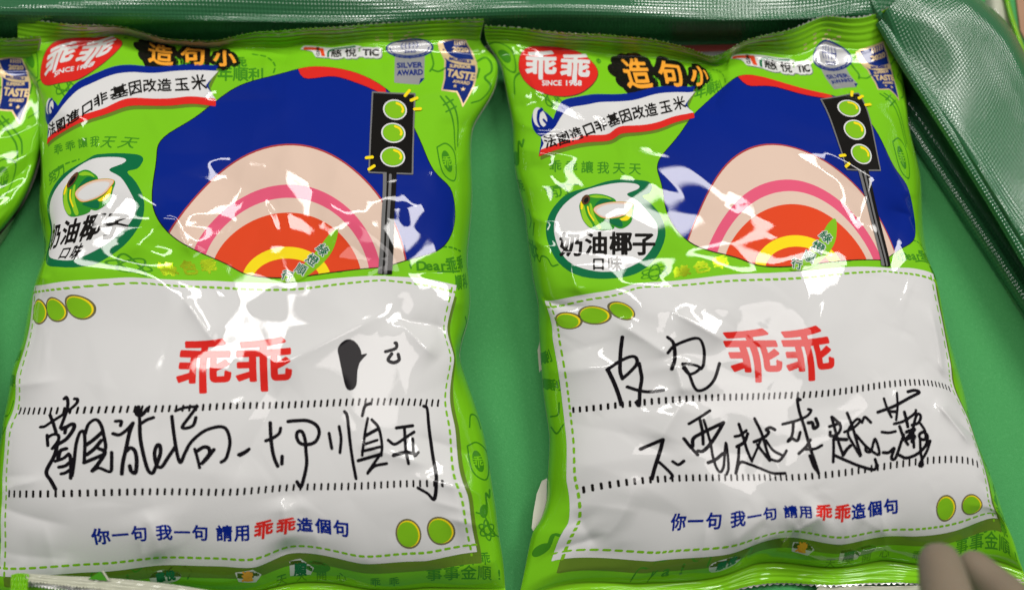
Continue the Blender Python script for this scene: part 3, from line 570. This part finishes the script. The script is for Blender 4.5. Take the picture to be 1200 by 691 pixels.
bagL, PL, NL = make_bag('L', 'green snack bag with a black ink blot beside the red heading on its white panel', 'green snack bags lying in the tray', 11,
    [((150, 300), (205, 243), .0016, 16, 1.2), ((205, 243), (225, 300), .0016, 14, 1.2), ((300, 440), (455, 366), .0014, 22, 1.5), ((463, 372), (510, 418), .0016, 14, 1.5), ((215, 350), (250, 400), .0012, 12, 1.2), ((340, 440), (275, 560), -.0012, 20, 1.5),
     ((230, 120), (330, 118), -.0018, 18, 3), ((420, 520), (500, 545), .0012, 12, 1.2), ((337, 640), (332, 585), .0022, 16, 2), ((190, 655), (170, 600), .0015, 18, 3), ((527, 540), (545, 640), .0014, 9, 1.5), ((523, 384), (460, 376), -.0018, 12, 2), ((48, 120), (110, 140), .0012, 12, 2)])
bagR, PR, NR = make_bag('R', 'green snack bag on the right with two handwritten characters before the red heading', 'green snack bags lying in the tray', 23,
    [((722, 378), (790, 420), .0022, 22, 1.4), ((790, 420), (803, 465), .0022, 16, 1.4), ((803, 465), (770, 520), .0018, 16, 1.4), ((790, 366), (850, 400), .0015, 16, 1.5), ((697, 640), (672, 600), -.0022, 12, 2), ((697, 640), (745, 560), .0014, 16, 1.5), ((676, 590), (745, 600), .0010, 18, 2),
     ((672, 300), (680, 345), .0014, 14, 1.5), ((925, 626), (968, 600), .0024, 16, 2), ((880, 640), (925, 622), .0014, 14, 2), ((1098, 472), (1136, 520), .0016, 9, 1.2), ((1090, 360), (1104, 440), .0012, 10, 2), ((830, 130), (850, 90), -.0020, 16, 2), ((850, 640), (905, 600), .0014, 20, 3), ((1050, 632), (1000, 600), .0010, 16, 2)])
bagN, PN, NN = make_bag('N', 'green snack bag cut off by the left edge, its blue pennant badge in view', 'green snack bags lying in the tray', 31, [],
    {'pennant_badge', 'award_badge', 'doodle_print', 'leaf_print', 'writing_panel', 'heading', 'gold_stamp', 'quality_mark', 'dashed_border'}, .018, .010)
del PN

# ------------------------------------------------------------------ tray: felt floor and vinyl-lined rim
def nodes(m): return m.node_tree, m.node_tree.nodes['Principled BSDF']
felt = mat('green_felt', (.055, .285, .10), rough=.95, spec=.15)
nt, b = nodes(felt)
tc = nt.nodes.new('ShaderNodeTexCoord'); n1 = nt.nodes.new('ShaderNodeTexNoise'); n1.inputs['Scale'].default_value = 1500; n1.inputs['Detail'].default_value = 5; n1.inputs['Distortion'].default_value = 1.5
cr = nt.nodes.new('ShaderNodeValToRGB'); e = cr.color_ramp.elements
e[0].position = .32; e[0].color = (.060, .295, .090, 1); e[1].position = .80; e[1].color = (.12, .41, .155, 1); x_ = e.new(.6); x_.color = (.072, .33, .105, 1)
bp = nt.nodes.new('ShaderNodeBump'); bp.inputs['Strength'].default_value = .35; bp.inputs['Distance'].default_value = .0005
nt.links.new(tc.outputs['Object'], n1.inputs['Vector']); nt.links.new(n1.outputs['Fac'], cr.inputs['Fac']); nt.links.new(cr.outputs[0], b.inputs['Base Color']); nt.links.new(n1.outputs['Fac'], bp.inputs['Height']); nt.links.new(bp.outputs[0], b.inputs['Normal'])
n = 40; gx, gy = np.meshgrid(np.linspace(-.34, .34, n), np.linspace(.17, -.27, n))
V = np.stack([gx, gy, np.zeros_like(gx)], -1).reshape(-1, 3)
link('tray_floor', mesh_from('tray_floor', V, [grid_faces(n, n)]), [felt], kind='structure')
tbl = mat('table_top', (.20, .19, .17), rough=.6, noise=.1, nscale=30)
V = np.array([(-1.2, 1, -.012), (-1.2, -1, -.012), (1.2, -1, -.012), (1.2, 1, -.012)]); link('table_top', mesh_from('table_top', V, [np.array([[0, 1, 2, 3]])]), [tbl], kind='structure')

def math_(nt, op, a, c=None):
    m = nt.nodes.new('ShaderNodeMath'); m.operation = op
    for i, v in enumerate((a, c)):
        if v is None: continue
        if isinstance(v, (int, float)): m.inputs[i].default_value = v
        else: nt.links.new(v, m.inputs[i])
    return m.outputs[0]
def vinyl(name, pitch, depth, coat, coat_r):
    m = mat(name, (.026, .135, .052), rough=.45, coat=coat, coat_r=coat_r, spec=.2); nt, b = nodes(m); b.inputs['Coat IOR'].default_value = 1.95
    uv = nt.nodes.new('ShaderNodeUVMap'); sp = nt.nodes.new('ShaderNodeSeparateXYZ'); nt.links.new(uv.outputs[0], sp.inputs[0])
    d1 = math_(nt, 'ADD', sp.outputs[0], sp.outputs[1]); d2 = math_(nt, 'SUBTRACT', sp.outputs[0], sp.outputs[1]); k = math.pi/pitch
    h = math_(nt, 'MULTIPLY', math_(nt, 'SINE', math_(nt, 'MULTIPLY', d1, k)), math_(nt, 'SINE', math_(nt, 'MULTIPLY', d2, k)))
    bp = nt.nodes.new('ShaderNodeBump'); bp.inputs['Strength'].default_value = 1; bp.inputs['Distance'].default_value = depth
    nt.links.new(h, bp.inputs['Height']); nt.links.new(bp.outputs[0], b.inputs['Normal']); nt.links.new(bp.outputs[0], b.inputs['Coat Normal'])
    # scuffs: worn patches that are duller than the rest
    n = nt.nodes.new('ShaderNodeTexNoise'); n.inputs['Scale'].default_value = 22; n.inputs['Detail'].default_value = 5; tc = nt.nodes.new('ShaderNodeTexCoord'); nt.links.new(tc.outputs['Object'], n.inputs['Vector'])
    r = nt.nodes.new('ShaderNodeMapRange'); r.inputs['From Min'].default_value = .35; r.inputs['From Max'].default_value = .65; r.inputs['To Min'].default_value = coat*.25; r.inputs['To Max'].default_value = coat
    nt.links.new(n.outputs['Fac'], r.inputs['Value']); nt.links.new(r.outputs[0], b.inputs['Coat Weight'])
    return m
vin = vinyl('woven_vinyl', .0014, .00008, 1., .05)
vin_edge = vinyl('vinyl_edge', .0014, .00011, 1., .06)

# lines along the rim, far wall then corner then right wall: (pixels, height)
def loft(name, lines, parent, material, subn=10, rough=0., seed=0):
    rs = np.random.RandomState(seed)
    rows = [at(*catmull(np.array(P, float), n=subn).T, z) if np.isscalar(z) else at(*catmull(np.array(P, float), n=subn).T, catmull(np.stack([z, z], -1), n=subn)[:, 0]) for P, z in lines]
    A = np.stack(rows)                                       # profile x along
    B = np.stack([catmull(A[:, i], n=7) for i in range(A.shape[1])], 1)
    nr, nc = B.shape[:2]
    if rough:
        jj, ii = np.meshgrid(np.arange(nr)/7, np.arange(nc)/subn, indexing='ij'); f = np.zeros((nr, nc))
        for _ in range(14): f += np.sin(ii*rs.uniform(.6, 3.2)+jj*rs.uniform(-2.4, 2.4)+rs.uniform(0, 6.3))
        B[..., 2] += f*rough/3.7*np.clip(B[..., 2]/.01, 0, 1)
    u = np.concatenate([[0], np.cumsum(np.linalg.norm(np.diff(B[nr//2], axis=0), axis=1))]); v = np.concatenate([[0], np.cumsum(np.linalg.norm(np.diff(B[:, nc//2], axis=0), axis=1))])
    F = grid_faces(nr, nc, flip=True); me = mesh_from(name, B.reshape(-1, 3), [F])
    lay = me.uv_layers.new(name='UVMap'); uvs = np.stack(np.meshgrid(u, v), -1).reshape(-1, 2)
    li = np.empty(len(me.loops), np.int32); me.loops.foreach_get('vertex_index', li); lay.data.foreach_set('uv', uvs[li].astype(np.float32).ravel())
    return link(name, me, [material], parent)
tray = link('lined_tray', None, [], label='dark green woven vinyl tray rim along the top and right side around the bags', category='tray'); tray.location = (0, .1, 0)
T_ = Matrix.Translation((0, -.1, 0))
fx = [-160, 60, 280, 500, 720, 930]
def fw(y, wob=0): return [(x, y+wob*math.sin(x*.013)) for x in fx]
far = [(fw(64), .0004), (fw(48), .003), (fw(37, 1), .012), (fw(27, 3), .021), (fw(15, 4), .0245), (fw(-6, 4), .025), (fw(-45), .026), (fw(-80), .022), (fw(-90), .0)]
rgt = [[(1030, 112), (1074, 178), (1128, 262), (1184, 348), (1240, 440), (1330, 600), (1420, 780)],
       [(1034, 96), (1080, 168), (1136, 252), (1195, 342), (1254, 436), (1344, 596), (1434, 776)],
       [(1036, 70), (1096, 160), (1150, 240), (1206, 324), (1266, 424), (1356, 586), (1446, 766)],
       [(1032, 26), (1064, 80), (1120, 168), (1172, 252), (1216, 326), (1310, 480), (1400, 640)],
       [(1044, 8), (1082, 62), (1136, 148), (1190, 232), (1246, 316), (1336, 470), (1420, 625)],
       [(1074, -20), (1112, 34), (1164, 108), (1218, 186), (1280, 280), (1366, 440), (1450, 600)],
       [(1126, -24), (1146, 2), (1180, 48), (1230, 120), (1306, 240), (1390, 410), (1470, 580)],
       [(1136, -20), (1156, 6), (1190, 52), (1240, 124), (1316, 244), (1400, 414), (1480, 584)]]
zr = [.0006, .0042, .0035, .021, .0245, .0255, .022, -.006]
o1 = loft('far_rim', [(fw(64)+[(1020, 74), (1052, 122)], .0004), (fw(48)+[(1024, 60), (1062, 112)], .003), (fw(37, 1)+[(1030, 44), (1072, 98)], .012), (fw(26, 3)+[(1034, 24), (1088, 70)], .021), (fw(14, 4)+[(1040, 4), (1098, 40)], .0240), (fw(-6, 4)+[(1040, -14), (1100, 10)], .0245), (fw(-45)+[(1040, -46), (1100, -30)], .0240), (fw(-80)+[(1040, -80), (1100, -70)], .018), (fw(-90)+[(1040, -90), (1100, -84)], .0)], tray, vin, 10, .0020, 3)
o2 = loft('side_rim', list(zip(rgt, zr)), tray, vin, 10, .0019, 8)
def bead(name, P, z, r, parent, material, m=14):
    A = at(*catmull(np.array(P, float), n=12).T, catmull(np.stack([z, z], -1), n=12)[:, 0]); n_ = len(A); t = np.gradient(A, axis=0); t /= np.linalg.norm(t, axis=1, keepdims=True)
    side = np.cross(t, (0, 0, 1.)); side /= np.linalg.norm(side, axis=1, keepdims=True); up = np.cross(side, t); a = np.linspace(0, 2*np.pi, m)
    V = A[:, None]+r*(np.cos(a)[None, :, None]*side[:, None]+np.sin(a)[None, :, None]*up[:, None])
    me = mesh_from(name, V.reshape(-1, 3), [grid_faces(n_, m)]); u = np.concatenate([[0], np.cumsum(np.linalg.norm(np.diff(A, axis=0), axis=1))])
    lay = me.uv_layers.new(name='UVMap'); uvs = np.stack(np.meshgrid(u, a*r, indexing='ij'), -1).reshape(-1, 2); li = np.empty(len(me.loops), np.int32); me.loops.foreach_get('vertex_index', li); lay.data.foreach_set('uv', uvs[li].astype(np.float32).ravel())
    return link(name, me, [material], parent)
o3 = bead('upper_ridge', rgt[3], [.0212]*7, .0021, tray, vin_edge)
o4 = bead('lower_ridge', rgt[1], [.0030]*7, .0030, tray, vin_edge)
o5 = bead('corner_ridge', [(1016, -40), (1020, -8), (1026, 10), (1036, 26)], [.0235, .0242, .0238, .021], .0016, tray, vin_edge)
for o in (o1, o2, o3, o4, o5): o.matrix_parent_inverse = T_

# ------------------------------------------------------------------ small things round the bags
def slab(name, px_poly, z, th, material, parent=None, **props):
    """flat piece with a thickness, outline given where it lies"""
    P = np.array(px_poly, float); a = at(P[:, 0], P[:, 1], z); n_ = len(P); c = a.mean(0); c[2] = 0
    b_ = a.copy(); b_[:, 2] -= th; V = np.vstack([a, b_])-(c if parent is None else 0)
    me = bpy.data.meshes.new(name); me.from_pydata([tuple(v) for v in V], [], [tuple(range(n_))[::-1], tuple(range(n_, 2*n_))]+[(i, (i+1) % n_, (i+1) % n_+n_, i+n_) for i in range(n_)]); me.update()
    import bmesh
    bm = bmesh.new(); bm.from_mesh(me); bmesh.ops.recalc_face_normals(bm, faces=bm.faces); bm.to_mesh(me); bm.free()
    o = link(name, me, [material], parent, **props)
    if parent is None: o.location = c
    return o
crd = slab('card', [(792, 62), (872, 59), (880, 78), (786, 82)], .002, .0015, mat('grey_card', (.20, .20, .19), rough=.7), label='grey card with a dull red upper border tucked behind the top of the two bags', category='card')
bd = slab('border', [(790, 54), (870, 52), (872, 59), (792, 62)], .0022, .0015, mat('red_border', (.28, .03, .02), rough=.6), crd); bd.matrix_parent_inverse = Matrix.Translation(crd.location).inverted()

def wavy_strip(name, top, bot, z0, z1, material, parent, base, n=120, saw=1.6, seed=1, flip=False):
    rs = np.random.RandomState(seed); t = np.linspace(0, 1, n)
    def samp(P):
        P = catmull(np.array(P, float), n=8); d = np.r_[0, np.cumsum(np.hypot(*np.diff(P, axis=0).T))]; return np.stack([np.interp(t*d[-1], d, P[:, 0]), np.interp(t*d[-1], d, P[:, 1])], -1)
    a, b_ = samp(top), samp(bot); rows = []
    for k_, f in enumerate(np.linspace(0, 1, 9)):
        p = a*(1-f)+b_*f
        if k_ == 8: p = p+np.stack([np.zeros(n), saw*(np.arange(n) % 2)+rs.rand(n)*.8], -1)
        rows.append(at(p[:, 0], p[:, 1], z0*(1-f)+z1*f+.0005*np.sin(f*20)+.0006*np.sin(t*31+f*3+seed)))
    A = np.stack(rows)-base
    return link(name, mesh_from(name, A.reshape(-1, 3), [grid_faces(9, n, flip)]), [material], parent)

def low_bag(label, seal_top, seal_bot, z0, z1, seam, green_poly, seed):
    """a bag that lies below the frame: only the cream inside of its seal reaches into view"""
    c = at(*np.mean(np.array(seal_bot, float), 0), 0); 
    root = link('snack_bag', None, [], label=label, category='snack bag', group='snack bags lying below the two written bags'); root.location = c
    wavy_strip('top_seal', seal_top, seal_bot, z0, z1, M['back'], root, c, seed=seed, saw=2.2)
    sb2 = [(x, y+5) for x, y in seal_bot]
    wavy_strip('cut_edge', [(x, y-1) for x, y in seal_bot], sb2, z1-.0008, z1-.0016, M['silver_edge'], root, c, seed=seed+3, saw=2.5)
    wavy_strip('front_film', sb2, green_poly, z1-.0020, .012, M['green'], root, c, seed=seed+5)
    return root, c
lb, lc = low_bag('pale seal of a snack bag lying over the lower left corner of the blotted bag', [(28, 671), (70, 674), (130, 677), (200, 684), (262, 694)], [(32, 679), (72, 684), (130, 690), (200, 699), (262, 708)], .0335, .034, .01, [(20, 760), (80, 780), (150, 790), (220, 800), (290, 810)], 5)
wavy_strip('side_fold', [(13, 673), (22, 671), (34, 672)], [(12, 690), (22, 692), (33, 690)], .034, .0345, M['seal'], lb, lc, n=30, seed=9, saw=.5)
slab('corner_flap', [(103, 678), (117, 669), (126, 680)], .0345, .0004, M['dark'], lb).matrix_parent_inverse = Matrix.Translation(lc).inverted()
slab('corner_flap', [(119, 668.5), (121, 668), (129, 680), (126.5, 680)], .0347, .0004, M['back'], lb).matrix_parent_inverse = Matrix.Translation(lc).inverted()
low_bag('cream backed snack bag peeking out under the bottom seal of the right bag', [(960, 686), (1040, 686), (1110, 684), (1206, 676)], [(950, 700), (1040, 698), (1120, 697), (1210, 690)], .005, .0055, .01, [(930, 760), (1050, 780), (1150, 780), (1240, 770)], 15)

# loose cream fold of the right bag's back film
def fold(name, P, z, parent, material):
    o = slab(name, P, z, .0006, material, parent); o.matrix_parent_inverse = Matrix.Translation(parent.location).inverted(); return o
fold('back_fold', [(641, 560), (635, 563), (629, 578), (625, 600), (623, 618), (628, 628), (640, 600)], .009, bagR, M['back'])
fold('back_fold', [(634, 394), (630, 410), (632, 436), (640, 424)], .009, bagR, M['back'])

# bag and box beyond the tray
c = at(1180, 30, 0)
ob = link('snack_bag', None, [], label='snack bag lying face down beyond the top right rim, cream back and bright green side', category='snack bag'); ob.location = c
n = 24; rr_ = np.linspace(0, 1, n); L0 = catmull([(1150, -60), (1150, 0), (1165, 60), (1200, 130), (1240, 200)], n=6); L1 = catmull([(1168, -60), (1176, 0), (1192, 52), (1216, 110), (1260, 180)], n=6)
A = np.stack([at(*(L0*(1-f)+L1*f).T, -.002+.006*math.sin(f*math.pi*.8)+.0012*np.sin(np.arange(len(L0))*.9+f*2)) for f in np.linspace(0, 1, 14)], 1)-c
link('back_film', mesh_from('back_film', A.reshape(-1, 3), [grid_faces(A.shape[0], 14)]), [M['back']], ob)
L2 = L1+(7, -1); A = np.stack([at(*(L1*(1-f)+L2*f).T, .0025+.003*math.sin(f*math.pi)) for f in np.linspace(0, 1, 8)], 1)-c
link('side_film', mesh_from('side_film', A.reshape(-1, 3), [grid_faces(A.shape[0], 8)]), [M['green']], ob)
slab('cardboard_box', [(1184, -60), (1280, -60), (1290, 150), (1224, 92), (1196, 36)], .001, .012, mat('cardboard', (.36, .20, .12), rough=.8, noise=.12, nscale=60), label='brown cardboard box just showing in the top right corner', category='box')

# ------------------------------------------------------------------ hand reaching in, two fingers in view
skin = mat('skin', (.22, .175, .125), rough=.5, noise=.08, nscale=120, sub=.15)
nail = mat('nail', (.42, .30, .25), rough=.25)
def J(px, py, z): return Vector(at(px, py, z))
def hand():
    wrist = J(1300, 1150, .12); vs_, ed, rad = [], [], []
    def add(p, r_, par=None):
        vs_.append(p); rad.append(r_)
        if par is not None: ed.append((par, len(vs_)-1))
        return len(vs_)-1
    w0 = add(wrist, .026); arm = add(wrist+Vector((.03, -.12, .03)), .030, w0)
    palm = add(J(1240, 985, .112), .027, w0)
    def finger(pts, rs, root):
        p = root
        for q, r_ in zip(pts, rs): p = add(q, r_, p)
    finger([J(1150, 860, .108), J(1126, 760, .098), J(1108, 694, .086), J(1098, 642, .074)], [.0112, .0088, .0078, .0060], palm)
    finger([J(1235, 850, .112), J(1226, 748, .090), J(1176, 696, .076), J(1126, 650, .065)], [.0115, .0080, .0068, .0050], palm)
    finger([J(1290, 870, .112), J(1290, 790, .096), J(1270, 770, .078), J(1245, 790, .066)], [.0110, .0084, .0074, .0060], palm)
    finger([J(1345, 900, .108), J(1350, 840, .094), J(1330, 822, .080), J(1305, 835, .070)], [.0098, .0074, .0066, .0054], palm)
    finger([J(1165, 1010, .100), J(1095, 930, .088), J(1070, 860, .080)], [.0125, .0098, .0074], palm)
    me = bpy.data.meshes.new('hand'); me.from_pydata(vs_, ed, []); o = bpy.data.objects.new('hand', me); C.objects.link(o)
    sk = o.modifiers.new('s', 'SKIN'); sk.use_smooth_shade = True
    for i, r_ in enumerate(rad): me.skin_vertices[0].data[i].radius = (r_, r_)
    me.skin_vertices[0].data[palm].use_root = True
    ss = o.modifiers.new('ss', 'SUBSURF'); ss.levels = ss.render_levels = 2
    dg = bpy.context.evaluated_depsgraph_get(); m2 = bpy.data.meshes.new_from_object(o.evaluated_get(dg)); bpy.data.objects.remove(o)
    m2.name = 'person'; m2.polygons.foreach_set('use_smooth', np.full(len(m2.polygons), True))
    m2.materials.clear()
    return link('person', m2, [skin], label="person's hand reaching in over the lower right corner with two fingers extended", category='person')
hand()
